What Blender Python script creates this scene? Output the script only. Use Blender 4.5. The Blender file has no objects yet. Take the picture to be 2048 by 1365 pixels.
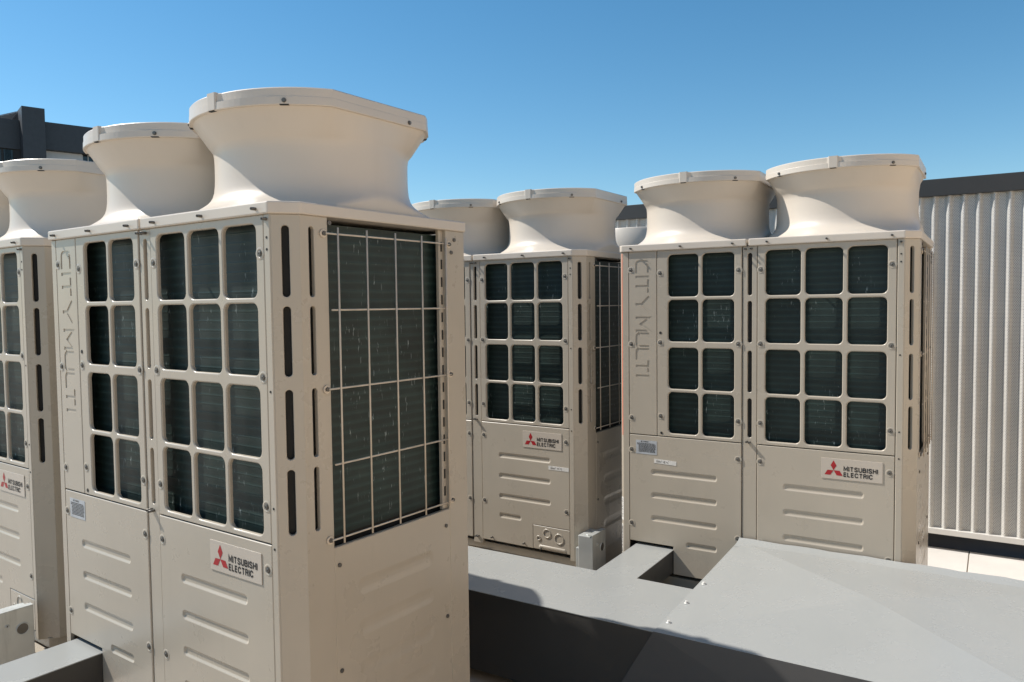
import bpy, bmesh, math, random
from mathutils import Vector, Matrix
random.seed(7)
sc = bpy.context.scene
col = sc.collection
R = math.radians

# ------------------------------------------------------------------ camera, sky, sun
CAM_H = 1.4836
cd = bpy.data.cameras.new('camera'); cam = bpy.data.objects.new('camera', cd); col.objects.link(cam)
cd.sensor_width = 36.0; cd.lens = 36.0 * 1536.37 / 2048.0; cd.clip_end = 800; cd.clip_start = 0.05
cam.matrix_world = Matrix.Translation((0, 0, CAM_H)) @ Matrix.Rotation(math.pi / 2 - 0.0471, 4, 'X') @ Matrix.Rotation(-0.0118, 4, 'Z')
sc.camera = cam
SUN_TRAVEL = Vector((0.923, -0.293, -1.0)).normalized()
w = bpy.data.worlds.new('World'); sc.world = w; w.use_nodes = True
nt = w.node_tree; bg = nt.nodes['Background']
sky = nt.nodes.new('ShaderNodeTexSky'); sky.sky_type = 'NISHITA'; sky.sun_disc = False
sky.sun_elevation = R(46); sky.sun_rotation = math.atan2(-SUN_TRAVEL.x, -SUN_TRAVEL.y)
sky.altitude = 0; sky.air_density = 1.0; sky.dust_density = 0.1; sky.ozone_density = 2.5
hs = nt.nodes.new('ShaderNodeHueSaturation'); hs.inputs['Saturation'].default_value = 1.26; hs.inputs['Hue'].default_value = 0.489
nt.links.new(sky.outputs[0], hs.inputs['Color']); nt.links.new(hs.outputs[0], bg.inputs[0]); bg.inputs[1].default_value = 0.107
sd = bpy.data.lights.new('sun', 'SUN'); sd.energy = 5.0; sd.angle = R(0.5); sd.color = (1.0, 0.945, 0.87)
sun = bpy.data.objects.new('sun', sd); col.objects.link(sun)
sun.rotation_euler = SUN_TRAVEL.to_track_quat('-Z', 'Y').to_euler(); sun.location = (-6, 2, 8)
sc.view_settings.view_transform = 'Standard'; sc.view_settings.look = 'None'
sc.view_settings.exposure = 0.32; sc.view_settings.gamma = 1.0

# ------------------------------------------------------------------ materials
def newmat(name):
    m = bpy.data.materials.new(name); m.use_nodes = True
    n = m.node_tree.nodes; l = m.node_tree.links
    return m, n, l, n['Principled BSDF']

def ramp(n, l, src, p0, c0, p1, c1):
    r = n.new('ShaderNodeValToRGB'); e = r.color_ramp.elements
    e[0].position = p0; e[0].color = (*c0, 1) if len(c0) == 3 else c0
    e[1].position = p1; e[1].color = (*c1, 1) if len(c1) == 3 else c1
    l.new(src, r.inputs[0]); return r.outputs[0]

def coords(n, l, scale=(1, 1, 1), which='Object'):
    tc = n.new('ShaderNodeTexCoord'); mp = n.new('ShaderNodeMapping'); mp.inputs['Scale'].default_value = scale
    l.new(tc.outputs[which], mp.inputs[0]); return mp.outputs[0]

def noise(n, l, vec, scale, detail=4, rough=.55):
    t = n.new('ShaderNodeTexNoise'); t.inputs['Scale'].default_value = scale
    t.inputs['Detail'].default_value = detail; t.inputs['Roughness'].default_value = rough
    l.new(vec, t.inputs['Vector']); return t.outputs[0]

def coated(name, base, rough=.36, var=.05, wave=.12, dirt=.1, metal=0., spec=.5, wavescale=2.2, wavedist=.02, dirtcol=None):
    m, n, l, b = newmat(name)
    v = coords(n, l)
    c2 = tuple(min(1, x * (1 + var)) for x in base); c1 = tuple(x * (1 - var) for x in base)
    colr = ramp(n, l, noise(n, l, v, 3.1, 5), .3, c1, .7, c2)
    vs = coords(n, l, (9, 9, .9))
    d = ramp(n, l, noise(n, l, vs, 2.2, 6, .65), .56, (0, 0, 0), .8, (dirt, dirt, dirt))
    mx = n.new('ShaderNodeMixRGB'); l.new(d, mx.inputs[0]); l.new(colr, mx.inputs[1])
    dc = dirtcol or tuple(x * .55 for x in base); mx.inputs[2].default_value = (*dc, 1)
    l.new(mx.outputs[0], b.inputs['Base Color'])
    l.new(ramp(n, l, noise(n, l, v, 6.5, 6, .6), .3, (rough * .85,) * 3, .75, (min(1, rough * 1.22),) * 3), b.inputs['Roughness'])
    b.inputs['Metallic'].default_value = metal
    b.inputs['Specular IOR Level'].default_value = spec
    bp = n.new('ShaderNodeBump'); bp.inputs['Strength'].default_value = wave; bp.inputs['Distance'].default_value = wavedist
    l.new(noise(n, l, v, wavescale, 2), bp.inputs['Height'])
    bp2 = n.new('ShaderNodeBump'); bp2.inputs['Strength'].default_value = .06; bp2.inputs['Distance'].default_value = .0006
    l.new(noise(n, l, v, 900, 2), bp2.inputs['Height']); l.new(bp.outputs[0], bp2.inputs['Normal'])
    l.new(bp2.outputs[0], b.inputs['Normal'])
    return m

def plain(name, c, rough=.5, metal=0., spec=.5):
    m, n, l, b = newmat(name)
    v = coords(n, l)
    l.new(ramp(n, l, noise(n, l, v, 25, 5), .3, tuple(x * .85 for x in c), .7, tuple(min(1, x * 1.12) for x in c)), b.inputs['Base Color'])
    b.inputs['Roughness'].default_value = rough; b.inputs['Metallic'].default_value = metal
    b.inputs['Specular IOR Level'].default_value = spec
    return m

M = {}
M['paint'] = coated('ivory_paint', (.425, .375, .303), .29, .045, .14, .13, spec=.6)
M['plastic'] = coated('ivory_plastic', (.59, .525, .445), .36, .03, .05, .07)
M['wire'] = plain('ivory_wire', (.60, .52, .42), .45)
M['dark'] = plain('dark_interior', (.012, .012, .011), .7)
M['steel'] = plain('bolt_steel', (.16, .15, .135), .4, .6)
M['pin'] = plain('pin_steel', (.12, .112, .10), .45, .4)
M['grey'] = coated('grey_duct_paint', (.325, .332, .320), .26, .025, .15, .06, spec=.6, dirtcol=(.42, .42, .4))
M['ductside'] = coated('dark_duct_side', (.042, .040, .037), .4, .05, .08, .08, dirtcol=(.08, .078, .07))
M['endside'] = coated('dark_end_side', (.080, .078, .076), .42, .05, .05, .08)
M['galv'] = coated('galvanised', (.56, .575, .555), .38, .2, .15, .7, metal=.45, dirtcol=(.3, .3, .28))
M['zinc'] = plain('zinc_screw', (.72, .71, .68), .35, .3)
M['red'] = plain('emblem_red', (.36, .010, .015), .45)
M['ink'] = plain('print_ink', (.025, .022, .02), .5)
M['badge'] = coated('badge_foil', (.50, .44, .37), .3, .04, .05, .2)
M['label'] = plain('label_foil', (.42, .44, .46), .35)
M['tape'] = plain('white_tape', (.68, .66, .62), .5)
M['orange'] = plain('orange_tape', (.70, .16, .085), .5)
M['charcoal'] = coated('charcoal_cladding', (.034, .041, .05), .55, .08, .05, .1)
M['charcoal2'] = coated('charcoal_recess', (.022, .024, .026), .6, .08, .05, .1)
M['palewall'] = coated('pale_cladding', (.46, .47, .48), .6, .05, .02, .15)
M['winglass'] = plain('window_glass', (.02, .026, .026), .12)
M['fascia'] = coated('dark_fascia', (.035, .035, .035), .5, .1, .03, .1)
M['trim'] = coated('pale_trim', (.62, .60, .56), .45, .04, .03, .12)
M['backing'] = coated('brown_backing', (.10, .09, .075), .8, .1, .03, .1)
M['membrane'] = coated('dark_membrane', (.018, .019, .022), .32, .2, .3, .1)

def coil_mat():
    m, n, l, b = newmat('coil_fins')
    v = coords(n, l)
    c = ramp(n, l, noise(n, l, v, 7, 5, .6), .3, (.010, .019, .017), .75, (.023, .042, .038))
    # vertical white corrosion streaks, thin and sparse
    vs = coords(n, l, (120, 120, 26))
    a = ramp(n, l, noise(n, l, vs, 1.0, 3, .6), .63, (0, 0, 0), .71, (1, 1, 1))
    vb = coords(n, l, (7, 7, 4.0))
    bmask = ramp(n, l, noise(n, l, vb, 1.0, 3), .47, (0, 0, 0), .62, (1, 1, 1))
    mu = n.new('ShaderNodeMath'); mu.operation = 'MULTIPLY'; l.new(a, mu.inputs[0]); l.new(bmask, mu.inputs[1])
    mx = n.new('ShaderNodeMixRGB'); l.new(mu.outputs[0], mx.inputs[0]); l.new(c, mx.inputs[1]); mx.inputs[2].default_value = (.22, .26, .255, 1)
    wv = n.new('ShaderNodeTexWave'); wv.wave_type = 'BANDS'; wv.bands_direction = 'Z'; wv.inputs['Scale'].default_value = 12.0
    wv.inputs['Distortion'].default_value = .25; wv.inputs['Detail'].default_value = 3; l.new(v, wv.inputs[0])
    band = ramp(n, l, wv.outputs[0], .35, (.85, .85, .85), .97, (1.4, 1.4, 1.4))
    m2 = n.new('ShaderNodeMixRGB'); m2.blend_type = 'MULTIPLY'; m2.inputs[0].default_value = 1; l.new(mx.outputs[0], m2.inputs[1]); l.new(band, m2.inputs[2])
    l.new(m2.outputs[0], b.inputs['Base Color'])
    b.inputs['Roughness'].default_value = .45; b.inputs['Specular IOR Level'].default_value = .35
    return m
M['coil'] = coil_mat()

def perf_mat():
    m, n, l, b = newmat('perforated_sheet')
    tc = n.new('ShaderNodeTexCoord'); sep = n.new('ShaderNodeSeparateXYZ'); l.new(tc.outputs['UV'], sep.inputs[0])
    def mth(op, a, bv=None):
        k = n.new('ShaderNodeMath'); k.operation = op
        for i, s in enumerate((a, bv)):
            if s is None: continue
            if isinstance(s, (int, float)): k.inputs[i].default_value = s
            else: l.new(s, k.inputs[i])
        return k.outputs[0]
    P = .0085
    u = mth('DIVIDE', sep.outputs[0], P); v = mth('DIVIDE', sep.outputs[1], P * .866)
    row = mth('FLOOR', v); odd = mth('MULTIPLY', mth('MODULO', row, 2.0), .5)
    fu = mth('SUBTRACT', mth('FRACT', mth('ADD', u, odd)), .5); fv = mth('MULTIPLY', mth('SUBTRACT', mth('FRACT', v), .5), .866)
    r2 = mth('ADD', mth('MULTIPLY', fu, fu), mth('MULTIPLY', fv, fv))
    hole = mth('LESS_THAN', r2, .062)
    tr = n.new('ShaderNodeBsdfTransparent'); mix = n.new('ShaderNodeMixShader')
    l.new(hole, mix.inputs[0]); l.new(b.outputs[0], mix.inputs[1]); l.new(tr.outputs[0], mix.inputs[2])
    l.new(mix.outputs[0], n['Material Output'].inputs[0])
    b.inputs['Roughness'].default_value = .38
    vv = coords(n, l); l.new(ramp(n, l, noise(n, l, vv, 4, 5), .3, (.56, .545, .51), .7, (.63, .61, .57)), b.inputs['Base Color'])
    return m
M['perf'] = perf_mat()

def deck_mat():
    m, n, l, b = newmat('cream_roof_membrane')
    v = coords(n, l)
    c = ramp(n, l, noise(n, l, v, .9, 7, .6), .3, (.39, .325, .255), .7, (.46, .385, .305))
    d = ramp(n, l, noise(n, l, v, 14, 6, .7), .55, (0, 0, 0), .8, (.35, .35, .35))
    mx = n.new('ShaderNodeMixRGB'); l.new(d, mx.inputs[0]); l.new(c, mx.inputs[1]); mx.inputs[2].default_value = (.31, .26, .205, 1)
    l.new(mx.outputs[0], b.inputs['Base Color']); b.inputs['Roughness'].default_value = .7
    bp = n.new('ShaderNodeBump'); bp.inputs['Strength'].default_value = .25; bp.inputs['Distance'].default_value = .006
    l.new(noise(n, l, v, 30, 5), bp.inputs['Height']); l.new(bp.outputs[0], b.inputs['Normal'])
    return m
M['deck'] = deck_mat()
M['walkway'] = coated('white_walkway', (.62, .59, .55), .6, .06, .1, .15)

# ------------------------------------------------------------------ mesh helpers
class MB:
    def __init__(s): s.v = []; s.f = []; s.sm = []; s.mi = []
    def add(s, vs, fs, smooth=False, mi=0):
        o = len(s.v); s.v += [tuple(p) for p in vs]
        for f in fs: s.f.append([o + i for i in f]); s.sm.append(smooth); s.mi.append(mi)
        return o
    def box(s, x0, x1, y0, y1, z0, z1, mi=0):
        s.add([(x0, y0, z0), (x1, y0, z0), (x1, y1, z0), (x0, y1, z0), (x0, y0, z1), (x1, y0, z1), (x1, y1, z1), (x0, y1, z1)],
              [(0, 3, 2, 1), (4, 5, 6, 7), (0, 1, 5, 4), (1, 2, 6, 5), (2, 3, 7, 6), (3, 0, 4, 7)], mi=mi)
    def prism(s, pts, z0, z1, mi=0):
        n = len(pts)
        s.add([(x, y, z0) for x, y in pts] + [(x, y, z1) for x, y in pts],
              [tuple(range(n - 1, -1, -1)), tuple(range(n, 2 * n))] + [(i, (i + 1) % n, n + (i + 1) % n, n + i) for i in range(n)], mi=mi)
    def loft(s, rings, smooth=True, closed=True, cap0=False, cap1=False, mi=0):
        n = len(rings[0]); vs = [p for r in rings for p in r]; fs = []
        for k in range(len(rings) - 1):
            for i in range(n if closed else n - 1):
                j = (i + 1) % n
                fs.append((k * n + i, k * n + j, (k + 1) * n + j, (k + 1) * n + i))
        o = s.add(vs, fs, smooth, mi)
        if cap0: s.f.append([o + i for i in range(n - 1, -1, -1)]); s.sm.append(False); s.mi.append(mi)
        if cap1: s.f.append([o + (len(rings) - 1) * n + i for i in range(n)]); s.sm.append(False); s.mi.append(mi)
    def tube(s, p0, p1, r, n=8, r1=None, mi=0, smooth=True):
        p0 = Vector(p0); p1 = Vector(p1); d = (p1 - p0).normalized()
        a = d.orthogonal().normalized(); b = d.cross(a); r1 = r if r1 is None else r1
        ring = lambda c, q: [c + (a * math.cos(2 * math.pi * i / n) + b * math.sin(2 * math.pi * i / n)) * q for i in range(n)]
        s.loft([ring(p0, r), ring(p1, r1)], smooth, True, True, True, mi)
    def poly(s, pts, mi=0): s.add(pts, [tuple(range(len(pts)))], mi=mi)
    def mesh(s, name, mats, bevel=0, recalc=True):
        me = bpy.data.meshes.new(name); me.from_pydata(s.v, [], s.f)
        me.polygons.foreach_set('use_smooth', s.sm); me.polygons.foreach_set('material_index', s.mi)
        for m in (mats if isinstance(mats, (list, tuple)) else [mats]): me.materials.append(M[m])
        bm = bmesh.new(); bm.from_mesh(me)
        if recalc: bmesh.ops.recalc_face_normals(bm, faces=bm.faces)
        if bevel:
            es = [e for e in bm.edges if len(e.link_faces) == 2 and e.calc_face_angle() > .3]
            bmesh.ops.bevel(bm, geom=es, offset=bevel, segments=2, affect='EDGES', profile=.5, clamp_overlap=True)
            for f in bm.faces: f.smooth = False
        bm.to_mesh(me); bm.free(); me.update()
        return me

def rrect(u0, u1, w0, w1, r, n=5):
    pts = []
    for cu, cw, a0 in ((u1 - r, w1 - r, 0), (u0 + r, w1 - r, 90), (u0 + r, w0 + r, 180), (u1 - r, w0 + r, 270)):
        for i in range(n + 1):
            a = R(a0 + 90 * i / n); pts.append((cu + r * math.cos(a), cw + r * math.sin(a)))
    return pts

LIP = [(-.0042, 0), (-.0022, .0006), (-.0006, .0024), (0, .005), (0, .011)]
GROOVE = [(-.0035, 0), (-.0015, .0005), (.0002, .0018), (.0035, .0038), (.0055, .0042)]
SLOT = [(-.0015, 0), (-.0003, .0008), (0, .002), (0, .012)]
def panel(mb, cells, outline, mp, edge=.012, roll=.0022):
    """flat sheet from rectangular cells, each with an optional rolled hole or pressed groove; rolled outer edge"""
    for (u0, u1, w0, w1, h) in cells:
        if h is None:
            mb.add([mp(u0, w0, 0), mp(u1, w0, 0), mp(u1, w1, 0), mp(u0, w1, 0)], [(0, 1, 2, 3)]); continue
        (a0, a1, b0, b1, r, prof, cap) = h; n = 5
        rings = []
        for ins, d in prof:
            rings.append([mp(u, w_, d) for u, w_ in rrect(a0 + ins, a1 - ins, b0 + ins, b1 - ins, max(.0008, r - ins), n)])
        m = len(rings[0]); o = mb.add([mp(u1, w1, 0), mp(u0, w1, 0), mp(u0, w0, 0), mp(u1, w0, 0)] + rings[0], [])
        for k in range(4):
            c = o + k; c2 = o + (k + 1) % 4; s = o + 4 + k * (n + 1); s2 = o + 4 + ((k + 1) % 4) * (n + 1)
            for i in range(n): mb.f.append([c, s + i, s + i + 1]); mb.sm.append(False); mb.mi.append(0)
            mb.f.append([c, s + n, s2, c2]); mb.sm.append(False); mb.mi.append(0)
        mb.loft(rings, True, True, False, cap)
    n = len(outline)
    def off(k):
        out = []
        for i in range(n):
            p = Vector(outline[i]); a = Vector(outline[i - 1]); b = Vector(outline[(i + 1) % n])
            e1 = (p - a).normalized(); e2 = (b - p).normalized()
            n1 = Vector((e1.y, -e1.x)); n2 = Vector((e2.y, -e2.x)); out.append(p + (n1 + n2) * k)
        return out
    o0 = off(0); o1 = off(roll)
    mb.loft([[mp(p.x, p.y, 0) for p in o0], [mp(p.x, p.y, roll) for p in o1], [mp(p.x, p.y, edge) for p in o1]], False)

fr = lambda u, w_, d: (u, d, w_)                       # front face
XS = 1.24
sd_ = lambda u, w_, d: (XS - d, u, w_)                 # right side face
cx0, cy0, cx1, cy1 = 1.1936, 0.0, 1.24, .0547
cl = math.hypot(cx1 - cx0, cy1 - cy0); cdx, cdy = (cx1 - cx0) / cl, (cy1 - cy0) / cl
ch = lambda u, w_, d: (cx0 + cdx * u - cdy * d, cy0 + cdy * u + cdx * d, w_)   # chamfered corner
def rect(u0, u1, w0, w1): return [(u0, w0), (u1, w0), (u1, w1), (u0, w1)]

# ------------------------------------------------------------------ object helpers
def obj(name, me, parent=None, loc=(0, 0, 0), rz=0, label=None):
    o = bpy.data.objects.new(name, me); col.objects.link(o); o.location = loc; o.rotation_euler = (0, 0, rz)
    if parent: o.parent = parent
    if label: o['label'] = label
    return o
def thing(name, label, cat, loc=(0, 0, 0), rz=0, group=None, me=None):
    o = obj(name, me, None, loc, rz); o['label'] = label; o['category'] = cat
    if group: o['group'] = group
    return o
def struct(o): o['kind'] = 'structure'; return o

def text_mesh(name, s, mat, width=None, height=None, bold=0., shear=0., extrude=0.0004, spacing=1.0):
    cu = bpy.data.curves.new(name, 'FONT'); cu.body = s; cu.size = 1; cu.offset = bold; cu.shear = shear
    cu.extrude = 0; cu.resolution_u = 2; cu.space_character = spacing
    t = bpy.data.objects.new(name, cu); col.objects.link(t)
    dg = bpy.context.evaluated_depsgraph_get(); dg.update()
    me = bpy.data.meshes.new_from_object(t.evaluated_get(dg)); bpy.data.objects.remove(t); bpy.data.curves.remove(cu)
    xs = [v.co.x for v in me.vertices]; ys = [v.co.y for v in me.vertices]
    x0, x1, y0, y1 = min(xs), max(xs), min(ys), max(ys)
    sx = width / (x1 - x0); sy = height / (y1 - y0)
    for v in me.vertices: v.co = ((v.co.x - x0) * sx, 0, (v.co.y - y0) * sy)
    me.materials.clear(); me.materials.append(M[mat])
    return me

# ------------------------------------------------------------------ unit meshes (local: X along front, Y into depth, Z up from unit base)
ROWS = [(1.4093, 1.5974), (1.2079, 1.3947), (.9939, 1.18), (.791, .9793)]
GT, SP, BOT = 1.6165, .7743, .147
U = {}
def grille(x0, x1, cols):
    mb = MB(); cells = []
    xs = [x0] + [(cols[i][1] + cols[i + 1][0]) / 2 for i in range(len(cols) - 1)] + [x1]
    zs = [GT] + [(ROWS[i][0] + ROWS[i + 1][1]) / 2 for i in range(3)] + [SP + .0038]
    for r in range(4):
        for c in range(len(cols)):
            cells.append((xs[c], xs[c + 1], zs[r + 1], zs[r], (cols[c][0], cols[c][1], ROWS[r][0], ROWS[r][1], .020, LIP, False)))
    panel(mb, cells, rect(x0, x1, SP + .0038, GT), fr)
    return mb.mesh('grille_panel', 'paint')
U['grilleL'] = grille(.1912, .5685, [(.2397, .3806), (.397, .539)])
U['grilleR'] = grille(.6402, 1.1640, [(.6698, .8117), (.8289, .9728), (.9907, 1.1341)])

GZ = [.6049, .4979, .3905, .2883]
def lower(x0, x1, g0, g1, s0, s1, notch, side):
    """lower front panel with pressed grooves; notch cut from bottom corner"""
    mb = MB(); top = SP - .0040; zs = [top, .551, .444, .338, notch]
    cells = []
    for k in range(4):
        a, b = (g0, g1) if k < 3 else (s0, s1)
        cells.append((x0, x1, zs[k + 1], zs[k], (a, b, GZ[k] - .0115, GZ[k] + .0115, .009, GROOVE, True)))
    if side == 'L':
        c = .2655; cells.append((c, x1, BOT, notch, None)); outl = [(c, BOT), (x1, BOT), (x1, top), (x0, top), (x0, notch), (c, notch)]
    else:
        c = .9495; cells.append((x0, c, BOT, notch, None)); outl = [(x0, BOT), (c, BOT), (c, notch), (x1, notch), (x1, top), (x0, top)]
    panel(mb, cells, outl, fr)
    return mb.mesh('lower_panel', 'paint')
U['lowerL'] = lower(.0535, .5685, .1594, .4623, .3261, .4623, .274, 'L')
U['lowerR'] = lower(.6402, 1.1640, .7482, 1.0551, .7482, .879, .2715, 'R')
# knockout plate at lower right
mb = MB(); panel(mb, [(.9545, 1.1640, .1485, .2655, (.99, 1.14, .156, .166, .005, [(-.004, 0), (-.002, -.002), (.001, -.0035), (.004, -.004)], True))], rect(.9545, 1.1640, .1485, .2655), fr)
for cx, cz, r in ((1.034, .233, .024), (1.104, .215, .028), (.985, .203, .014)):
    rings = [[(cx + q * math.cos(2 * math.pi * i / 24), d, cz + q * math.sin(2 * math.pi * i / 24)) for i in range(24)] for q, d in ((r, -.0002), (r - .0015, -.0028), (r - .005, -.0028), (r - .0065, -.0002))]
    mb.loft(rings, True)
U['knock'] = mb.mesh('knockout_plate', 'paint')

# strip with recessed lettering
def strip_mesh():
    x0, x1, z0, z1 = .0535, .1838, SP + .0038, GT
    mb = MB(); panel(mb, [(x0, x1, z0, z1, None)], rect(x0, x1, z0, z1), fr, edge=.014)
    mb.add([(x0 - .0022, .014, z0 - .0022), (x1 + .0022, .014, z0 - .0022), (x1 + .0022, .014, z1 + .0022), (x0 - .0022, .014, z1 + .0022)], [(3, 2, 1, 0)])
    base = mb.mesh('lettered_strip', 'paint'); bm = bmesh.new(); bm.from_mesh(base); bmesh.ops.remove_doubles(bm, verts=bm.verts, dist=1e-5)
    bmesh.ops.recalc_face_normals(bm, faces=bm.faces); bm.to_mesh(base); bm.free()
    # letter coordinates: a = along reading direction (down), h = 0 bottom of letter (left) .. 1 top (right)
    HX0, HX1 = .084, .150
    W = .0105
    L = []
    def stroke(pts): L.append(pts)
    def arc(ca, chh, ra, rh, a0, a1, n=5): return [(ca + ra * math.cos(R(a0 + (a1 - a0) * i / n)), chh + rh * math.sin(R(a0 + (a1 - a0) * i / n))) for i in range(n + 1)]
    t = .065
    def C(a, b): stroke([(b, 1 - t), (a + .018, 1 - t)] + arc(a + .018, .75, .018 - .004, .25 - t, 90, 180) + arc(a + .018, .25, .018 - .004, .25 - t, 180, 270) + [(b, t)])
    def I(a): stroke([(a, 0), (a, 1)])
    def T(a, b): stroke([(a, 1 - t), (b, 1 - t)]); stroke([((a + b) / 2, 1 - t), ((a + b) / 2, 0)])
    def Y(a, b): stroke([(a, 1), ((a + b) / 2, .45), (b, 1)]); stroke([((a + b) / 2, .45), ((a + b) / 2, 0)])
    def Mm(a, b): stroke([(a, 0), (a, 1), ((a + b) / 2, .38), (b, 1), (b, 0)])
    def Uu(a, b): stroke([(a, 1), (a, .28)] + arc(a + .014, .28, .014, .28 - t, 180, 270) + arc(b - .014, .28, .014, .28 - t, 270, 360) + [(b, 1)])
    def Ll(a, b): stroke([(a, 1), (a, .2)] + arc(a + .012, .2, .012, .2 - t, 180, 270) + [(b, t)])
    o = 1.578
    C(0, .058); I(.075); T(.088, .148); Y(.165, .236); Mm(.262, .322); Uu(.336, .394); Ll(.408, .456); T(.458, .512); I(.530)
    cut = MB()
    for pts in L:
        P = [Vector((HX0 + h * (HX1 - HX0), o - a)) for a, h in pts]
        left = []; right = []
        for i, p in enumerate(P):
            e1 = (p - P[i - 1]).normalized() if i else None; e2 = (P[i + 1] - p).normalized() if i < len(P) - 1 else None
            e1 = e1 or e2; e2 = e2 or e1
            n1 = Vector((-e1.y, e1.x)); n2 = Vector((-e2.y, e2.x)); nn = (n1 + n2).normalized(); k = (W / 2) / max(.35, nn.dot(n1))
            left.append(p + nn * k); right.append(p - nn * k)
        rings = [[(l_.x, -.01, l_.y), (r_.x, -.01, r_.y), (r_.x, .0022, r_.y), (l_.x, .0022, l_.y)] for l_, r_ in zip(left, right)]
        cut.loft(rings, False, True, True, True)
    cm = cut.mesh('cutter', 'paint')
    ob = obj('tmp_base', base); oc = obj('tmp_cut', cm)
    md = ob.modifiers.new('b', 'BOOLEAN'); md.object = oc; md.operation = 'DIFFERENCE'; md.solver = 'EXACT'; md.use_self = True
    dg = bpy.context.evaluated_depsgraph_get(); dg.update()
    res = bpy.data.meshes.new_from_object(ob.evaluated_get(dg)); bpy.data.objects.remove(ob); bpy.data.objects.remove(oc)
    for p in res.polygons: p.use_smooth = False
    return res
U['strip'] = strip_mesh()

# centre post with slots
SL = [(1.410, 1.590), (1.208, 1.386), (.995, 1.174), (.800, .969)]
def slotted(u0, u1, uc, hw, mp, zt=GT, zb=.12, slots=SL, name='slotted_post'):
    mb = MB(); cells = []
    zs = [zt] + [(slots[i][0] + slots[i + 1][1]) / 2 for i in range(len(slots) - 1)] + [.785]
    for i, (a, b) in enumerate(slots): cells.append((u0, u1, zs[i + 1], zs[i], (uc - hw, uc + hw, a, b, hw - .0002, SLOT, False)))
    cells.append((u0, u1, zb, .785, None))
    panel(mb, cells, rect(u0, u1, zb, zt), mp)
    return mb.mesh(name, 'paint')
U['post'] = slotted(.5760, .6328, .6045, .0095, lambda u, w_, d: (u, d + .003, w_))
U['corner'] = slotted(.002, cl - .0005, cl / 2, .0095, ch)
U['sidepost'] = slotted(.0555, .1435, .091, .0085, sd_)
mb = MB(); mb.add([(.578, .0165, .79), (.631, .0165, .79), (.631, .0165, 1.6), (.578, .0165, 1.6)], [(0, 1, 2, 3)])  # near-black sheets added behind the slots, standing in for interior shade
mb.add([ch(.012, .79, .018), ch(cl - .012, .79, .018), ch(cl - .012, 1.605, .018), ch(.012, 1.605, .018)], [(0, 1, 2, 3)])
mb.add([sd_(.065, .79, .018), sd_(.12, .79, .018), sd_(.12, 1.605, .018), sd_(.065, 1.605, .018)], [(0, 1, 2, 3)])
U['slotshade'] = mb.mesh('slot_shade', 'dark')
# flange beside right grille
mb = MB(); zz = [(1.56, .0022), (1.53, .0022), (1.17, .0022), (.87, .0022), (.765, .0022)]
panel(mb, [(1.1712, 1.1912, .12, GT, None)], rect(1.1712, 1.1912, .12, GT), lambda u, w_, d: (u, d - .0015, w_))
U['flange'] = mb.mesh('corner_flange', 'paint')
mb = MB(); mb.tube((1.181, -.0012, 0), (1.181, -.0024, 0), .0034, 8); U['flangehole'] = mb.mesh('rivet_hole', 'dark')
# left post, chamfered towards the sun
mb = MB(); pts = [(.0488, .012), (.0488, 0), (.021, 0), (.004, .017), (.004, .06)]
mb.loft([[(x, y, .12) for x, y in pts], [(x, y, GT) for x, y in pts]], False, False)
U['leftpost'] = mb.mesh('left_post', 'paint')
# rear corner strip, side panels, back
mb = MB(); panel(mb, [(.622, .7085, .12, GT, None)], rect(.622, .7085, .12, GT), sd_); U['rearpost'] = mb.mesh('rear_post', 'paint')
mb = MB(); cells = []; zs = [.738, .548, .433, .318, .13]; gz = [.607, .491, .375, .259]
for k in range(4): cells.append((.1465, .619, zs[k + 1], zs[k], (.238, .528, gz[k] - .014, gz[k] + .014, .009, [(-.012, 0), (-.008, .0003), (-.002, .0013), (.004, .0024), (.010, .0027)], True)))
panel(mb, cells, rect(.1465, .619, .13, .738), sd_); U['sidepanel'] = mb.mesh('side_panel', 'paint')
mb = MB(); panel(mb, [(.603, .6195, .742, GT, None)], rect(.603, .6195, .742, GT), lambda u, w_, d: (XS - .012 - d, u, w_))
U['sidestrip'] = mb.mesh('coil_bracket', 'paint')
mb = MB()
mb.prism([(XS - .0105, .6085), (XS - .0105, .6145), (XS - .0125, .6145), (XS - .0125, .6085)], -.018, .012)
U['sideslots'] = mb.mesh('bracket_slots', 'dark')
mb = MB(); mb.box(.003, 1.236, .703, .708, .12, GT); mb.box(.003, .008, .06, .70, .12, GT); U['back'] = mb.mesh('rear_casing', 'paint')
# coil: dark box with tubes, and lower core
mb = MB(); mb.box(.05, 1.196, .045, .66, .755, 1.605)
nz = 32
for i in range(nz):
    z = .772 + i * .0262
    if z > 1.6: break
    pr = [(0, -.0035), (-.003, 0), (0, .0035)]
    mb.add([(.05, .0445, z - .003), (1.196, .0445, z - .003), (1.196, .0441, z), (.05, .0441, z), (1.196, .0445, z + .003), (.05, .0445, z + .003)], [(0, 1, 2, 3), (3, 2, 4, 5)])
    mb.add([(1.1965, .045, z - .003), (1.1965, .66, z - .003), (1.1969, .66, z), (1.1969, .045, z), (1.1965, .66, z + .003), (1.1965, .045, z + .003)], [(0, 1, 2, 3), (3, 2, 4, 5)])
U['coil'] = mb.mesh('heat_exchanger_coil', 'coil')
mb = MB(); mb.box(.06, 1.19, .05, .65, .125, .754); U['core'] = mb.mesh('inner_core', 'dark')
# base
mb = MB(); mb.box(.01, 1.225, .022, .69, .085, .124); U['base'] = mb.mesh('base_pan', 'paint', .002)
mb = MB(); mb.prism([(-.0, -.035), (1.235, -.035), (1.235, .018), (0, .018)], .058, .083); mb.box(0, 1.235, -.035, -.031, .083, .094); U['rail'] = mb.mesh('base_rail', 'paint', .0015)
mb = MB(); mb.box(0, .16, -.03, .70, -.10, .057); U['foot'] = mb.mesh('foot', 'paint', .003)

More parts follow.
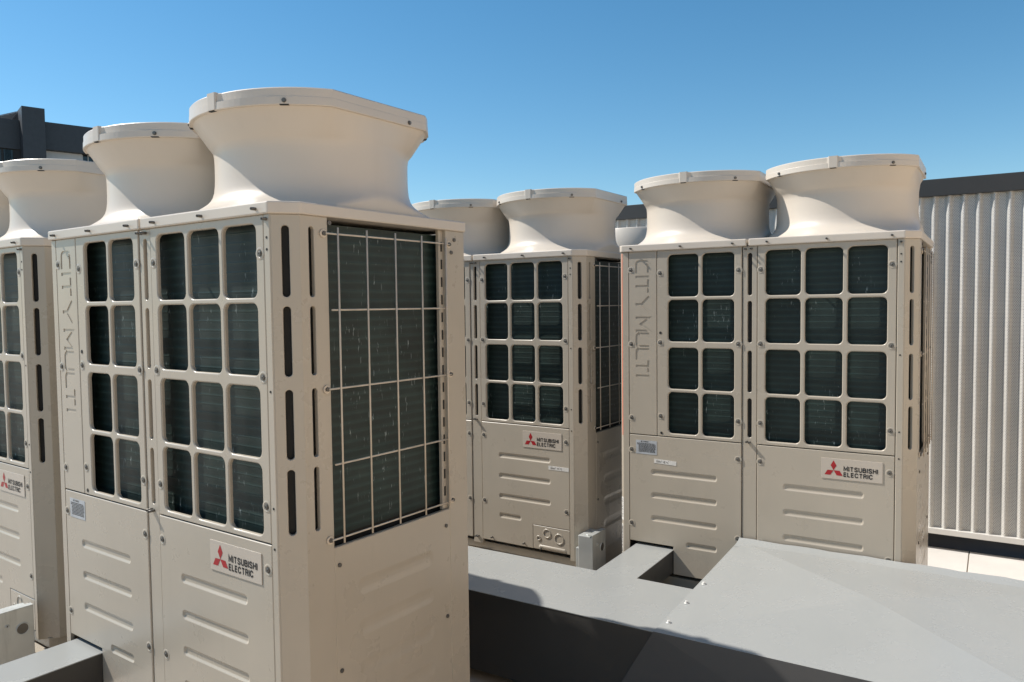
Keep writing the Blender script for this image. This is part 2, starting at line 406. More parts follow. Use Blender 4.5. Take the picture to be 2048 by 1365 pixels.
# caps
def cap(pts):
    mb = MB(); mb.prism(pts, 1.6185, 1.650)
    me = mb.mesh('top_cap', 'plastic', .004); return me
ov = .009
U['capL'] = cap([(.019, -ov), (.5915, -ov), (.5915, .714), (.0, .714), (.0, .012)])
U['capR'] = cap([(.6010, -ov), (1.195, -ov), (1.246, .0525), (1.246, .714), (.6010, .714)])

# discharge duct: square base flowing into a round waist, then out to a clipped rim
def duct_meshes():
    N = 120; hx, hy = .300, .342; WR = .286; RR = .352; CLIP = .300
    def rectr(t, a, b, p):
        c, s = abs(math.cos(t)), abs(math.sin(t)); return 1 / ((c / a) ** p + (s / b) ** p) ** (1 / p)
    def clipr(t, Rr, cp):
        c = abs(math.cos(t)); k = cp / c if c > 1e-6 else 9
        q = math.sin(t); kb = (Rr - .045) / q if q > 1e-6 else 9
        return min(Rr, k, kb)
    ths = [2 * math.pi * i / N for i in range(N)]
    # put vertices on the clip corners
    for q, cor in enumerate((math.acos(CLIP / RR), math.pi - math.acos(CLIP / RR), math.pi + math.acos(CLIP / RR), 2 * math.pi - math.acos(CLIP / RR))):
        k = min(range(N), key=lambda i: abs(ths[i] - cor)); ths[k] = cor
    def ring(z, f, rr): return [(rr(t) * math.cos(t) * f, rr(t) * math.sin(t) * f, z) for t in ths]
    mb = MB(); rings = []
    for z, rho in ((1.6505, .378), (1.653, .365), (1.657, .352), (1.662, .3425), (1.668, .333), (1.675, .3225), (1.684, .3105), (1.694, .3015), (1.706, .2945), (1.722, .2895), (1.745, .2868), (1.770, WR)):
        def br(t, rho=rho):
            c, q = abs(math.cos(t)), abs(math.sin(t)); return min(rho, CLIP / max(c, 1e-6), .372 / max(q, 1e-6))
        rings.append(ring(z, 1, br))
    rings.append(ring(1.80, 1, lambda t: WR))
    rings.append(ring(1.822, 1, lambda t: WR + .0005))
    for i in range(1, 11):                                 # upper flare
        k = i / 10; z = 1.832 + .086 * k
        f = k ** 1.0 if k > .25 else k * k / .25 * .6 + k * .4
        rings.append(ring(z, 1, lambda t: WR + (clipr(t, RR - .008, CLIP - .006) - WR) * f))
    mb.loft(rings, True)
    # inner throat so the shell has a thickness
    inner = [ring(1.951, 1, lambda t: clipr(t, RR - .012, CLIP - .012)), ring(1.90, 1, lambda t: WR - .004 + .4 * (clipr(t, RR - .012, CLIP - .012) - WR)), ring(1.83, 1, lambda t: WR - .008), ring(1.66, 1, lambda t: WR - .008)]
    mb.loft(inner, True)
    body = mb.mesh('discharge_duct', 'plastic', recalc=False)
    # rim: lower band, ledge, upper band; the ledge is wide next to each block and dies out
    def ledge(t):
        best = 0
        for c in BL:
            d = (t - c + math.pi) % (2 * math.pi) - math.pi
            if .05 < d < .75: best = max(best, .009 * (1 - (d - .05) / .70))
            if -.55 < d < -.05: best = max(best, .006 * (1 - (-d - .05) / .50))
        return best
    BL = [R(271), R(90)]
    mb = MB()
    o = lambda t: clipr(t, RR, CLIP)
    rr = [ring(1.9075, 1, lambda t: o(t) - .012), ring(1.9075, 1, lambda t: o(t) - .001), ring(1.9095, 1, lambda t: o(t) + .0006), ring(1.9290, 1, lambda t: o(t)),
          ring(1.9305, 1, lambda t: o(t) - ledge(t) - .0008), ring(1.9515, 1, lambda t: o(t) - ledge(t) - .0012), ring(1.9545, 1, lambda t: o(t) - ledge(t) - .004), ring(1.9545, 1, lambda t: o(t) - .014)]
    mb.loft(rr, False)
    rim = mb.mesh('rim', 'plastic')
    bs = bmesh.new(); bs.from_mesh(rim)
    for f in bs.faces: f.smooth = False
    bs.to_mesh(rim); bs.free()
    block = []
    for c in BL:
        mb = MB(); q = []
        for a in (-.052, -.042, .042, .052):
            k = .0005 if abs(a) > .05 else .0022
            q.append((c + a, k))
        rings = []
        for z in (1.910, 1.9557):
            rings.append([((o(t) + k) * math.cos(t), (o(t) + k) * math.sin(t), z) for t, k in q] + [((o(t) - .010) * math.cos(t), (o(t) - .010) * math.sin(t), z) for t, k in reversed(q)])
        mb.loft(rings, False, True, True, True)
        block.append(mb.mesh('rim_block', 'plastic'))
    return body, rim, block
U['duct'], U['rim'], U['rimblock'] = duct_meshes()
def rim_clip(angles):
    out = []
    for t in angles:
        r = min(.352, .300 / max(1e-6, abs(math.cos(t)))); out.append((t, r))
    return out
mb = MB(); mb.tube((0, 0, 0), (0, -.003, 0), .0062, 10); mb.tube((0, -.003, 0), (0, -.006, 0), .0045, 6); U['rimscrew'] = mb.mesh('rim_screw', 'steel')
mb = MB(); mb.box(-.012, .012, -.001, .008, -.0016, .0006); U['rimslot'] = mb.mesh('rim_slot', 'dark')
mb = MB(); mb.tube((0, 0, 1.70), (0, 0, 1.704), .272, 40); mb.tube((0, 0, 1.66), (0, 0, 1.76), .08, 24); U['fan'] = mb.mesh('fan_guard', 'dark')

# fixings
mb = MB()
def rg(r, d, n=14): return [(r * math.cos(2 * math.pi * i / n), d, r * math.sin(2 * math.pi * i / n)) for i in range(n)]
mb.loft([rg(.0170, 0), rg(.0128, -.0012), rg(.0118, -.0012), rg(.0100, .0002)], True)
mb.loft([rg(.0082, -.0), rg(.0080, -.0012)], False, True, False, True, 1)
mb.loft([rg(.0058, -.0012), rg(.0056, -.0028), rg(.0045, -.0034)], False, True, False, True, 1)
mb.loft([rg(.0022, -.0035), rg(.0021, -.0037)], False, True, False, True, 2)
U['bolt'] = mb.mesh('bolt', ['paint', 'steel', 'dark'])
mb = MB(); mb.tube((0, .006, 0), (0, -.019, 0), .0042, 8); mb.tube((0, -.019, 0), (0, -.020, 0), .0026, 6, mi=1); U['pin'] = mb.mesh('pin', ['pin', 'dark'])
mb = MB(); mb.tube((0, 0, 0), (.004, 0, 0), .011, 14); mb.tube((.004, 0, 0), (.009, 0, 0), .0062, 6, mi=1); U['washer'] = mb.mesh('washer_bolt', ['wire', 'pin'])
mb = MB(); mb.tube((0, 0, 0), (.0035, 0, 0), .0062, 8); U['sidescrew'] = mb.mesh('side_screw', 'pin')
# wires: 5 horizontal, 5 vertical
HZ = [1.575, 1.3755, 1.1675, .9655, .766]; VY = [.1675, .271, .382, .493, .603]
mb = MB(); mb.tube((XS + .010, .130, 0), (XS + .010, .605, 0), .0026, 6)
mb.tube((XS + .010, .605, 0), (XS + .004, .632, -.001), .0026, 6); U['hwireL'] = mb.mesh('guard_wire', 'wire')
mb = MB(); mb.tube((XS + .010, .146, 0), (XS + .010, .612, 0), .0026, 6); U['hwire'] = mb.mesh('guard_wire', 'wire')
mb = MB(); mb.tube((XS + .0145, 0, .752), (XS + .0145, 0, 1.592), .0026, 6); U['vwire'] = mb.mesh('guard_wire', 'wire')

# badge
BX0, BX1, BZ0, BZ1 = .8966, 1.1248, .6606, .7447
mb = MB(); mb.box(BX0, BX1, -.0022, -.0004, BZ0, BZ1); U['badge'] = mb.mesh('badge', 'badge', .0008)
bw, bh = BX1 - BX0, BZ1 - BZ0
mb = MB()
cxm, czm, s = BX0 + bw * .208, BZ0 + bh * .425, bh * .265
h3 = s * math.sqrt(3)
def dia(ang):
    pts = [(0, 0), (s * .577 * .87, h3 * .52), (0, h3 * 1.04), (-s * .577 * .87, h3 * .52)]
    c, q = math.cos(R(ang)), math.sin(R(ang))
    mb.poly([(cxm + x * c - z * q, -.0027, czm + x * q + z * c) for x, z in pts])
for a in (0, 120, 240): dia(a)
U['emblem'] = mb.mesh('emblem', 'red', recalc=False)
GL = {'M': ([[(0, 0), (0, 1), (.5, .25), (1, 1), (1, 0)]], .92), 'I': ([[(.5, 0), (.5, 1)]], .0), 'T': ([[(0, .91), (1, .91)], [(.5, 1), (.5, 0)]], .74),
      'S': ([[(.95, .70), (.90, .84), (.72, .91), (.28, .91), (.08, .82), (.08, .63), (.26, .54), (.74, .46), (.94, .36), (.94, .18), (.74, .09), (.26, .09), (.08, .17), (.03, .31)]], .74),
      'U': ([[(0, 1), (0, .28), (.12, .13), (.35, .09), (.65, .09), (.88, .13), (1, .28), (1, 1)]], .72), 'H': ([[(0, 0), (0, 1)], [(1, 0), (1, 1)], [(0, .51), (1, .51)]], .72),
      'B': ([[(0, .09), (.72, .09), (.94, .18), (.94, .40), (.74, .51), (.06, .51)], [(.68, .51), (.88, .62), (.88, .82), (.70, .91), (0, .91)], [(0, 0), (0, 1)]], .72),
      'E': ([[(0, 0), (0, 1)], [(0, .91), (1, .91)], [(0, .51), (.93, .51)], [(0, .09), (1, .09)]], .62), 'L': ([[(0, 1), (0, 0)], [(0, .09), (1, .09)]], .58),
      'C': ([[(.96, .68), (.86, .84), (.62, .92), (.36, .92), (.1, .80), (0, .6), (0, .4), (.1, .2), (.36, .08), (.62, .08), (.86, .16), (.97, .34)]], .80),
      'R': ([[(0, 0), (0, 1)], [(0, .91), (.7, .91), (.92, .80), (.92, .60), (.7, .49), (0, .49)], [(.62, .49), (.86, .40), (.90, 0)]], .72)}
def letters(word, width, height):
    mb = MB(); st = .25; gap = .37; x = st / 2; items = []
    for ch_ in word: items.append((ch_, x)); x += GL[ch_][1] + gap
    tot = x - gap + st / 2; sx = width / tot
    for ch_, x in items:
        for pts in GL[ch_][0]:
            gw = GL[ch_][1]
            P = [Vector((x + p * gw, q)) for p, q in pts]
            left = []; right = []
            for i, p in enumerate(P):
                e1 = (p - P[i - 1]).normalized() if i else (P[1] - p).normalized(); e2 = (P[i + 1] - p).normalized() if i < len(P) - 1 else e1
                nn = (Vector((-e1.y, e1.x)) + Vector((-e2.y, e2.x))).normalized(); k = st / 2 / max(.5, nn.dot(Vector((-e1.y, e1.x))))
                left.append(p + nn * k); right.append(p - nn * k)
            mb.loft([[(q.x * sx, 0, q.y * height) for q in left], [(q.x * sx, 0, q.y * height) for q in right]], False, False)
    return mb.mesh('lettering', 'ink', recalc=False)
U['t1'] = letters('MITSUBISHI', bw * .555, bh * .215)
U['t2'] = letters('ELECTRIC', bw * .475, bh * .215)
# warning label
mb = MB(); mb.box(.084, .186, -.0009, -.0002, .685, .749); U['wlabel'] = mb.mesh('warning_label', 'label')
mb = MB(); rnd = random.Random(3)
mb.add([(.108, -.0013, .741), (.116, -.0013, .741), (.112, -.0013, .748)], [(0, 1, 2)])
for k in range(9):
    z = .7335 - k * .0048; x = .090 if k < 2 else .097
    while x < .176:
        wd = rnd.uniform(.004, .012); mb.add([(x, -.0013, z), (min(x + wd, .18), -.0013, z), (min(x + wd, .18), -.0013, z + .0026), (x, -.0013, z + .0026)], [(0, 1, 2, 3)]); x += wd + .0016
U['wprint'] = mb.mesh('label_print', 'ink', recalc=False)
U['wtitle'] = text_mesh('label_title', 'WARNING', 'ink', .026, .0055, .02)

BOLTS = [(.062, 1.535), (.063, 1.193), (.064, .850), (.204, 1.516), (.205, 1.202), (.206, .866), (.558, 1.518), (.558, 1.201), (.558, .866),
         (.652, 1.517), (.652, 1.203), (.652, .866), (1.151, 1.521), (1.151, 1.205), (1.151, .871), (.063, .701), (.062, .354), (.557, .701), (.557, .352),
         (.652, .701), (.652, .353), (1.150, .705), (1.149, .357)]
PINS = [.067, .303, .535, .679, .914, 1.150]

def unit(loc, yaw, label, detail=('duct', 'duct')):
    t = thing('air_conditioning_unit', label, 'air conditioner', loc, yaw, 'rooftop air conditioning units')
    obj('lettered_strip', U['strip'], t)
    pL = obj('grille_panel', U['grilleL'], t); pR = obj('grille_panel', U['grilleR'], t)
    lL = obj('lower_panel', U['lowerL'], t); lR = obj('lower_panel', U['lowerR'], t)
    obj('knockout_plate', U['knock'], t)
    obj('centre_post', U['post'], t); obj('corner_post', U['corner'], t); obj('side_post', U['sidepost'], t)
    f = obj('corner_flange', U['flange'], t); [obj('rivet_hole', U['flangehole'], f, (0, 0, z)) for z, _ in zz]
    obj('left_post', U['leftpost'], t); obj('rear_post', U['rearpost'], t)
    sp = obj('side_panel', U['sidepanel'], t)
    st = obj('coil_bracket', U['sidestrip'], t); [obj('bracket_slot', U['sideslots'], st, (0, 0, 1.57 - i * .055)) for i in range(15)]
    obj('slot_shade', U['slotshade'], t)['kind'] = 'stuff'; obj('rear_casing', U['back'], t); obj('heat_exchanger_coil', U['coil'], t); obj('inner_core', U['core'], t)
    obj('base_pan', U['base'], t); obj('base_rail', U['rail'], t)
    obj('foot', U['foot'], t, (.05, 0, 0)); obj('foot', U['foot'], t, (1.02, 0, 0))
    cL = obj('top_cap', U['capL'], t); cR = obj('top_cap', U['capR'], t)
    for k, x in enumerate(PINS): obj('pin', U['pin'], cL if k < 3 else cR, (x, -.004, 1.6325))
    for x, z in ((.5955, .783), (.6075, .781), (.612, 1.607), (.588, 1.607), (.5955, .155), (.6085, .155), (.700, .163), (.90, .163), (1.00, .152), (1.181, 1.606)):
        obj('pin', U['pin'], t, (x, .0035, z))
    for x, z in BOLTS: obj('bolt', U['bolt'], t, (x, -.0002, z))
    for x, z in ((.205, 1.247), (.209, .79)):
        b = obj('drain_hole', U['hole'], t, (x, -.0004, z))
    for cx in (.299, .923):
        d = obj('discharge_duct', U['duct'], t, (cx, .373, 0)); obj('rim', U['rim'], d, (0, 0, .008)); [obj('rim_block', q, d, (0, 0, .008)) for q in U['rimblock']]; obj('fan_guard', U['fan'], d)
        for a in (231, 271, 308, 20, 160, 52, 128, 90):
            tt = R(a); r = min(.352, .300 / max(1e-6, abs(math.cos(tt))), .307 / math.sin(tt) if math.sin(tt) > .01 else 9)
            n = tt if r > .3515 else (R(90) if math.sin(tt) > .8 else (0 if math.cos(tt) > 0 else math.pi))
            p = (r * math.cos(tt), r * math.sin(tt))
            if a not in (271, 90): obj('rim_screw', U['rimscrew'], d, (p[0], p[1], 1.9265), n + math.pi / 2)
            if a not in (20, 160): obj('rim_slot', U['rimslot'], d, (p[0] * .999, p[1] * .999, 1.9165), n + math.pi / 2)
    g = obj('wire_guard', U['vwire'], t, (0, VY[0], 0))
    for y in VY[1:]: obj('guard_wire', U['vwire'], g, (0, y - VY[0], 0))
    for k, z in enumerate(HZ): obj('guard_wire', U['hwireL'] if k in (0, 2, 4) else U['hwire'], g, (0, -VY[0], z))
    for k in (0, 2, 4):
        obj('washer_bolt', U['washer'], g, (XS + .0005, .128 - VY[0], HZ[k])); obj('washer_bolt', U['washer'], g, (XS - .003, .634 - VY[0], HZ[k]))
    for y, z in ((.160, .69), (.600, .690), (.660, 1.59), (.600, .40), (.160, .40), (.645, 1.55), (.150, 1.604)):
        obj('side_screw', U['sidescrew'], t, (XS, y, z))
    bd = obj('badge', U['badge'], t); obj('emblem', U['emblem'], bd)
    obj('lettering', U['t1'], bd, (BX0 + bw * .372, -.0027, BZ0 + bh * .435)); obj('lettering', U['t2'], bd, (BX0 + bw * .372, -.0027, BZ0 + bh * .155))
    wl = obj('warning_label', U['wlabel'], t); obj('label_print', U['wprint'], wl)['kind'] = 'stuff'; obj('label_title', U['wtitle'], wl, (.120, -.0014, .7405))
    return t
mb = MB(); mb.tube((0, .0, 0), (0, -.0006, 0), .0062, 12); U['hole'] = mb.mesh('drain_hole', 'dark')

# ------------------------------------------------------------------ setting
YC = -.5624
def cpos(x, y, z=0): c, s = math.cos(YC), math.sin(YC); return (.50077 + c * x - s * y, 3.59317 + s * x + c * y, z)
CZ = .1017
mb = MB(); mb.add([(-90, -60, 0), (90, -60, 0), (90, 120, 0), (-90, 120, 0)], [(0, 1, 2, 3)])
struct(obj('roof_deck', mb.mesh('roof_deck', 'deck', recalc=False)))
wk = struct(obj('walkway', None, None, cpos(0, .95), YC))
for k in range(-3, 4):
    mb = MB(); mb.prism([(1.384 + k * 1.22, 0), (1.384 + k * 1.22 + 1.214, 0), (1.384 + k * 1.22 + 1.214, .93), (1.384 + k * 1.22, .93)], .0, .006); obj('walkway_panel', mb.mesh('walkway_panel', 'walkway', .002), wk)

# ------------------------------------------------------------------ unseen cream wall added beyond the frame at right for warm bounce light
M['render'] = coated('bounce_wall_cream', (.72, .59, .45), .8, .06, .1, .15)
pw = thing('bounce_wall', 'unseen cream wall added at right for bounce light, past the duct end', 'wall', cpos(3.45, 1.80, 0), YC)
mb = MB(); mb.box(0, .22, -8.2, 0, 0, 2.85); obj('wall_body', mb.mesh('wall_body', 'render', .004), pw)
mb = MB(); mb.box(-.03, .25, -8.23, .0, 2.852, 2.90); obj('coping', mb.mesh('coping', 'trim', .004), pw)

# ------------------------------------------------------------------ the units
uA = unit((-1.5729, 2.6269, .100), -.6208, 'large nearest beige unit at left, wire guard on its shaded right side')
uB = unit((-.6964, 4.3896, .098), -.5874, 'beige unit in the middle, partly hidden behind the nearest one, handwritten tape below its badge')
uC = unit((.5008, 3.5932, CZ), YC, 'beige unit at right in front of the corrugated screen, whole front visible')
uD = unit((-2.7903, 3.5786, .1064), -.6235, 'beige unit cut off by the left edge, behind the nearest unit')

def tape(parent, x0, z0, x1, z1, text, slope):
    c = math.atan(slope); L = x1 - x0; h = .0195
    mb = MB(); mb.box(0, L, -.0009, -.0002, -h / 2, h / 2); o = obj('tape_label', mb.mesh('tape_label', 'tape'), parent, (x0, 0, (z0 + z1) / 2), label='white tape with handwriting')
    o.rotation_euler = (0, -c, 0)
    k = obj('handwriting', text_mesh('handwriting', text, 'ink', L * .58, h * .6, .0, .35), o, (L * .10, -.0013, -h * .28))
tape(uC, .173, .6605, .279, .656, 'Gmn\u00b2  4L+C', -.035)
tape(uB, 1.047, .570, 1.163, .570, 'Gmn\u00b2  4C+L', -.0)
# orange edging tape and paper labels on the sunny corner of the right unit
mb = MB(); d = Vector((.017, -.017, 0)).normalized(); nrm = Vector((-1, -1, 0)).normalized()
def cham(mb, a, b, z0, z1, off=.0008):
    p = Vector((.004, .017, 0)); e = Vector((.017, -.017, 0)); q0 = p + e * a + nrm * off; q1 = p + e * b + nrm * off
    mb.add([(q0.x, q0.y, z0), (q1.x, q1.y, z0), (q1.x, q1.y, z1), (q0.x, q0.y, z1)], [(0, 1, 2, 3)])
cham(mb, .55, .88, .765, 1.612); U['o'] = mb.mesh('edge_tape', 'orange'); obj('edge_tape', U['o'], uC, label='orange edging tape')
mb = MB(); cham(mb, .02, .98, .36, .47); cham(mb, .02, .7, .14, .34); pl = obj('paper_label', mb.mesh('paper_label', 'tape'), uC, label='white paper label with bar code')
mb = MB(); rnd = random.Random(5); z = .145
while z < .335:
    k = rnd.uniform(.0015, .005); cham(mb, .1, .55, z, z + k, .0012); z += k + rnd.uniform(.0015, .004)
z = .375
while z < .46:
    k = rnd.uniform(.002, .004); cham(mb, .1, .7, z, z + k, .0012); z += k + rnd.uniform(.003, .008)
obj('bar_code', mb.mesh('bar_code', 'ink'), pl)['kind'] = 'stuff'

# ------------------------------------------------------------------ grey sheet metal ducts
ZT = .258
dm = thing('main_pipe_duct', 'long grey sheet metal duct lying in front of the right unit, wide folded end', 'duct', cpos(0, 0, CZ), YC)
XJ = .520
def lidded(parent, name, x0, x1, y0, y1, z0, z1):
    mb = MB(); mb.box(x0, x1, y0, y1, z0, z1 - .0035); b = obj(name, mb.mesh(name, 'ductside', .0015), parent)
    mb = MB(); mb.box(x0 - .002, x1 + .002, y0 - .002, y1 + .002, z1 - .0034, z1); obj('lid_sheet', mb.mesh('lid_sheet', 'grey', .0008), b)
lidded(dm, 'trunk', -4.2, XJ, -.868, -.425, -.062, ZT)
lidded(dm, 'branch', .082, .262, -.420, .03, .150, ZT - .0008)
# wide end with cross-broken top: rises to the unit front
def top_z(y): return ZT + .0012 + .092 * max(0, min(1, (y + .872) / .862))
XR = 1.78
mb = MB(); yf, yb = -.8725, -.012
A_ = (XJ - .004, yf, top_z(yf)); B_ = (XR, yf, top_z(yf)); C_ = (XR, yb, top_z(yb)); D_ = (XJ + .045, yb, top_z(yb))
mid = (1.14, -.43, top_z(-.43) + .042)
mb.add([A_, B_, C_, D_, mid], [(0, 1, 4), (1, 2, 4), (2, 3, 4), (3, 0, 4)])
zb = -.062
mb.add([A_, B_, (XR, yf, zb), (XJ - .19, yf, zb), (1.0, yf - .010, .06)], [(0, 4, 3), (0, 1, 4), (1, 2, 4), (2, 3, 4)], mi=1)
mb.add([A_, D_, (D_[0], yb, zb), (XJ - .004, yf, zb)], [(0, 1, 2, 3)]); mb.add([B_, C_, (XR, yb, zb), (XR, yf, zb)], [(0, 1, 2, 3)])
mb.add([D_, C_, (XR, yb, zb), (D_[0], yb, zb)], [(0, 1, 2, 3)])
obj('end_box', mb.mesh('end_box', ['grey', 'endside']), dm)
mb = MB(); A2 = (XR + .002, yf, top_z(yf)); C2 = (XR + .002, yb, top_z(yb))
mb.add([A2, (3.3, yf, top_z(yf)), (3.3, yb, top_z(yb)), C2, (2.54, -.43, top_z(-.43) + .01)], [(0, 1, 4), (1, 2, 4), (2, 3, 4), (3, 0, 4)])
mb.add([A2, (3.3, yf, top_z(yf)), (3.3, yf, zb), (XR + .002, yf, zb)], [(0, 1, 2, 3)]); mb.add([C2, (3.3, yb, top_z(yb)), (3.3, yb, zb), (XR + .002, yb, zb)], [(0, 1, 2, 3)])
mb.add([(3.3, yf, top_z(yf)), (3.3, yb, top_z(yb)), (3.3, yb, zb), (3.3, yf, zb)], [(0, 1, 2, 3)])
obj('extension_box', mb.mesh('extension_box', 'grey'), dm)
# sealed flashing strip along the back edge, slightly wavy
mb = MB(); r0 = []; r1 = []; r2 = []
for i in range(60):
    x = D_[0] + (3.28 - D_[0]) * i / 59; q = .0015 * math.sin(i * 1.3) + .001 * math.sin(i * 3.1)
    r0.append((x, yb - .075 + q * 3, top_z(yb - .075) + .0022)); r1.append((x, yb - .012 + q, top_z(yb) + .004 + abs(q))); r2.append((x, yb + .004, top_z(yb) + .012 + q))
mb.loft([r0, r1, r2], True, False); obj('flashing_strip', mb.mesh('flashing_strip', 'grey'), dm)
mb = MB(); mb.tube((0, 0, 0), (0, 0, .0025), .0095, 10, r1=.0085); mb.tube((0, 0, .0025), (0, 0, .009), .0055, 6); U['tek'] = mb.mesh('duct_screw', 'zinc')
pn = (Vector(D_) - Vector(A_)).cross(Vector(mid) - Vector(A_))
for x, y in ((.560, -.470), (.551, -.640), (.543, -.800)):
    z = A_[2] - (pn.x * (x - A_[0]) + pn.y * (y - A_[1])) / pn.z
    obj('duct_screw', U['tek'], dm, (x, y, z))
mb = MB(); mb.prism([(XJ - .010, yf + .003), (XJ - .006, yf + .003), (XJ - .006, -.43), (XJ - .010, -.43)], ZT + .0003, ZT + .0012)

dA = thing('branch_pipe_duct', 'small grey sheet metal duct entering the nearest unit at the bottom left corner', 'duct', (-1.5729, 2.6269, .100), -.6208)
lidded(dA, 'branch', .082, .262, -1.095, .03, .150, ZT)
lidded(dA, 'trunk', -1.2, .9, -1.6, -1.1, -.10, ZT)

# ------------------------------------------------------------------ galvanised junction boxes
def jbox(loc, yaw, label):
    t = thing('junction_box', label, 'junction box', loc, yaw, 'galvanised junction boxes')
    mb = MB(); mb.box(-.075, 0, 0, .13, 0, .27); obj('box', mb.mesh('box', 'galv', .003), t); mb = MB(); mb.box(-.10, -.076, .02, .11, .06, .20); obj('conduit_hub', mb.mesh('conduit_hub', 'galv', .003), t)
    mb = MB(); mb.box(.001, .006, -.004, .134, -.004, .277); lid = obj('lid', mb.mesh('lid', 'galv', .0015), t)
    mb = MB(); mb.box(-.020, .006, -.004, .134, .2775, .2795); obj('lid_flange', mb.mesh('lid_flange', 'galv'), lid)
    for y, z in ((.095, .20), (.055, .05), (.045, .225)):
        r = .023 if z != .225 else .007
        mb = MB(); mb.tube((.0061, y, z), (.0072, y, z), r - .004, 20); obj('knockout_disc', mb.mesh('knockout_disc', 'steel'), lid)
        mb = MB(); rings = [[(x, y + q * math.cos(2 * math.pi * i / 20), z + q * math.sin(2 * math.pi * i / 20)) for i in range(20)] for q, x in ((r, .0062), (r - .001, .0088), (r - .003, .0088), (r - .004, .0062))]
        mb.loft(rings, True); obj('knockout', mb.mesh('knockout', 'galv'), lid)
    for x, y in ((-.03, .035), (-.03, .095)):
        mb = MB(); mb.tube((x, y, .2702), (x, y, .2745), .018, 20); obj('knockout', mb.mesh('knockout', 'galv'), t)
    return t
def uloc(o, yaw, x, y, z): c, s = math.cos(yaw), math.sin(yaw); return (o[0] + c * x - s * y, o[1] + s * x + c * y, o[2] + z)
jbox(uloc((-.6964, 4.3896, .098), -.5874, 1.312, -.045, 0), -.5874, 'small galvanised box between the middle and right units, behind the grey duct')
jbox(uloc((-2.7903, 3.5786, .1064), -.6235, 1.234, -.168, 0), -.6235, 'galvanised box at the left edge, in front of the leftmost unit')

# ------------------------------------------------------------------ low round cowl behind the right unit
ck = thing('wall_hood', 'white rounded hood on the screen wall, glimpsed between the middle and right units', 'vent hood', cpos(-.69, 1.80, 0), YC)
mb = MB(); N = 40
def crg(r, z): return [(r * math.cos(math.pi + math.pi * i / N), r * .8 * math.sin(math.pi + math.pi * i / N), z) for i in range(N + 1)]
mb.loft([crg(.02, 1.66), crg(.16, 1.69), crg(.22, 1.74), crg(.25, 1.80), crg(.255, 1.88), crg(.255, 2.000), crg(.25, 2.005), crg(.02, 2.006)], True, False); obj('hood_shell', mb.mesh('hood_shell', 'plastic'), ck)
mb = MB(); mb.box(-.2, .2, -.002, .012, 1.68, 2.0); obj('back_plate', mb.mesh('back_plate', 'plastic'), ck)
obj('rim_screw', U['rimscrew'], ck, (-.075, -.194, 1.985), R(-18))

# ------------------------------------------------------------------ corrugated perforated screen
sw = thing('screen_wall', 'white perforated corrugated metal screen with dark top fascia behind the units', 'screen wall', cpos(0, 1.85, 0), YC)
PIT = .0745; DEP = .021
prof = [(0, 0), (.44, 0), (.48, .08), (.66, .92), (.70, 1), (.76, 1), (.81, .92), (.95, .08)]
def sheet(x0, n, z0, z1):
    vs = []; fs = []; uvs = []; s = 0; last = None
    pts = []
    for k in range(n):
        for a, b in prof: pts.append((x0 + (k + a) * PIT, -b * DEP))
    pts.append((x0 + n * PIT, 0))
    ss = []
    for p in pts:
        if last: s += math.hypot(p[0] - last[0], p[1] - last[1])
        ss.append(s); last = p
    for p in pts: vs += [(p[0], p[1], z0), (p[0], p[1], z1)]
    fs = [(2 * i, 2 * i + 2, 2 * i + 3, 2 * i + 1) for i in range(len(pts) - 1)]
    me = bpy.data.meshes.new('corrugated_sheet'); me.from_pydata(vs, [], fs); me.materials.append(M['perf'])
    uv = me.uv_layers.new(name='UVMap')
    for lp in me.loops:
        vi = lp.vertex_index; uv.data[lp.index].uv = (ss[vi // 2], vs[vi][2])
    return me
WZ0, WZ1 = CZ + .030, CZ + 1.985
me = sheet(0, 12, WZ0, WZ1)
x_first = 1.171 - PIT * (12 * 4) - PIT * .62
for k in range(9): obj('corrugated_sheet', me, sw, (x_first + k * 12 * PIT, 0, 0))
xa, xb = x_first, x_first + 9 * 12 * PIT
mb = MB(); mb.box(xa, xb, -.032, .05, WZ1 - .002, CZ + 2.083); obj('fascia', mb.mesh('fascia', 'fascia', .003), sw)
mb = MB(); mb.box(xa, xb, -.036, .04, CZ - .001, CZ + .032); obj('bottom_trim', mb.mesh('bottom_trim', 'trim', .002), sw)
mb = MB(); mb.box(xa, xb, .10, .13, CZ, WZ1 + .05); obj('backing_wall', mb.mesh('backing_wall', 'backing'), sw)
for k in range(9):
    mb = MB(); mb.box(-.03, .03, .03, .09, CZ + .034, WZ1 - .01)
    obj('post', mb.mesh('post', 'fascia'), sw, (x_first + k * 12 * PIT + .2, 0, 0))
mb = MB(); mb.loft([[(xa, .02, 0), (xb, .02, 0)], [(xa, .03, .03), (xb, .03, .03)], [(xa, .05, .06), (xb, .05, .06)], [(xa, .06, .12), (xb, .06, .12)]], True, False)
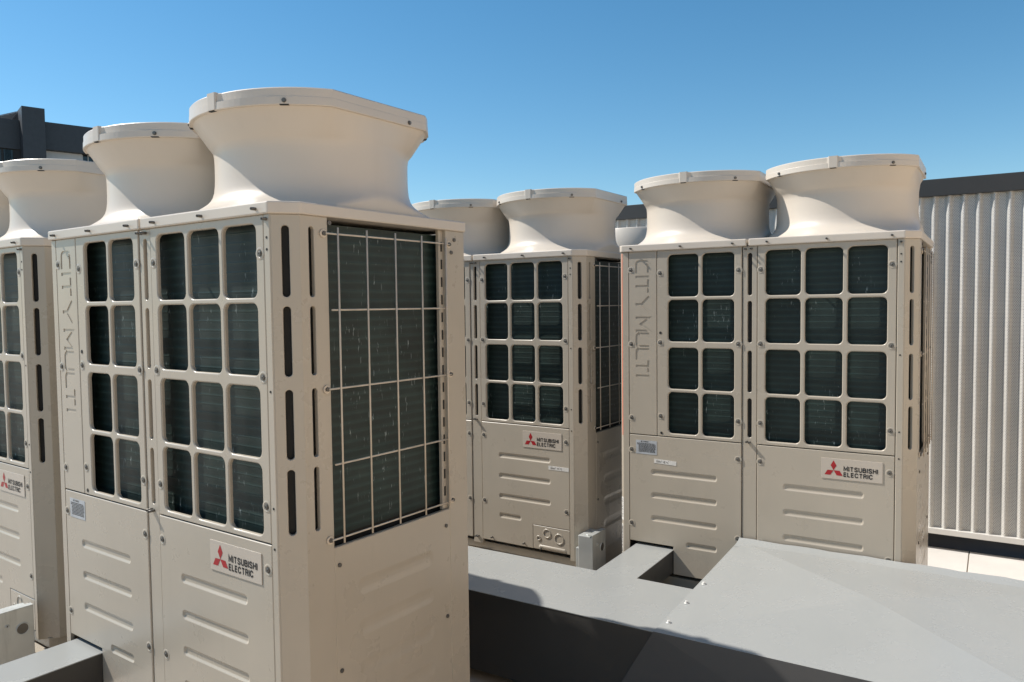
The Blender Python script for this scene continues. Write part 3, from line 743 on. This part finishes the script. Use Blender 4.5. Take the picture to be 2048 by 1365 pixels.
kb = obj('membrane_upstand', mb.mesh('membrane_upstand', 'membrane'), sw)

# ------------------------------------------------------------------ dark building far left
K = 4.5
def bz(z): return CAM_H + (z - CAM_H) * K
bo = (-5.48 * K, 9.0 * K, 0); BY = .70126
bl = thing('charcoal_building', 'dark charcoal building rising beyond the units at the upper left', 'building', bo, BY)
def bpart(name, mat, s0, s1, d0, d1, z0, z1, bev=.01):
    mb = MB(); mb.box(s0 * K, s1 * K, d0, d1, bz(z0) if z0 > .01 else 0, bz(z1)); return obj(name, mb.mesh(name, mat, bev), bl)
bpart('pillar', 'charcoal', -.150, .078, -.45, 6, 0, 3.805)
bpart('fascia_band', 'charcoal', .079, 3.2, 0, 6, 3.36, 3.678)
bpart('pale_wall', 'palewall', .079, .482, .35, 6, 0, 3.358)
wg = bpart('curtain_wall', 'winglass', .483, 3.2, .5, 6, 0, 3.357)
for k in range(8): bpart('mullion', 'palewall', .486 + k * .06, .494 + k * .06, .44, .499, 0, 3.355, 0)
bpart('side_wall', 'charcoal', -1.6, -.151, .3, 6, 3.337, 3.672)
ww = bpart('window_wall', 'charcoal2', -1.6, -.151, .42, 6, 0, 3.336)
for k in range(10): bpart('window', 'winglass', -.215 - k * .1, -.135 - k * .1 - .008, .36, .419, 3.0, 3.325, 0) if k else bpart('window', 'winglass', -.305, -.23, .36, .419, 3.0, 3.325, 0)
for k in range(9):
    aw = MB(); y0 = .9 + k * .28
    aw.add([(-.9 * K, y0, bz(3.50)), (-.156 * K, y0, bz(3.80)), (-.156 * K, y0 + .2, bz(3.80)), (-.9 * K, y0 + .2, bz(3.50)), (-.9 * K, y0, bz(3.50) - .08), (-.156 * K, y0, bz(3.80) - .08), (-.156 * K, y0 + .2, bz(3.80) - .08), (-.9 * K, y0 + .2, bz(3.50) - .08)],
           [(0, 1, 2, 3), (4, 7, 6, 5), (0, 4, 5, 1), (3, 2, 6, 7), (1, 5, 6, 2), (0, 3, 7, 4)])
    obj('roof_louvre', aw.mesh('roof_louvre', 'palewall'), bl)
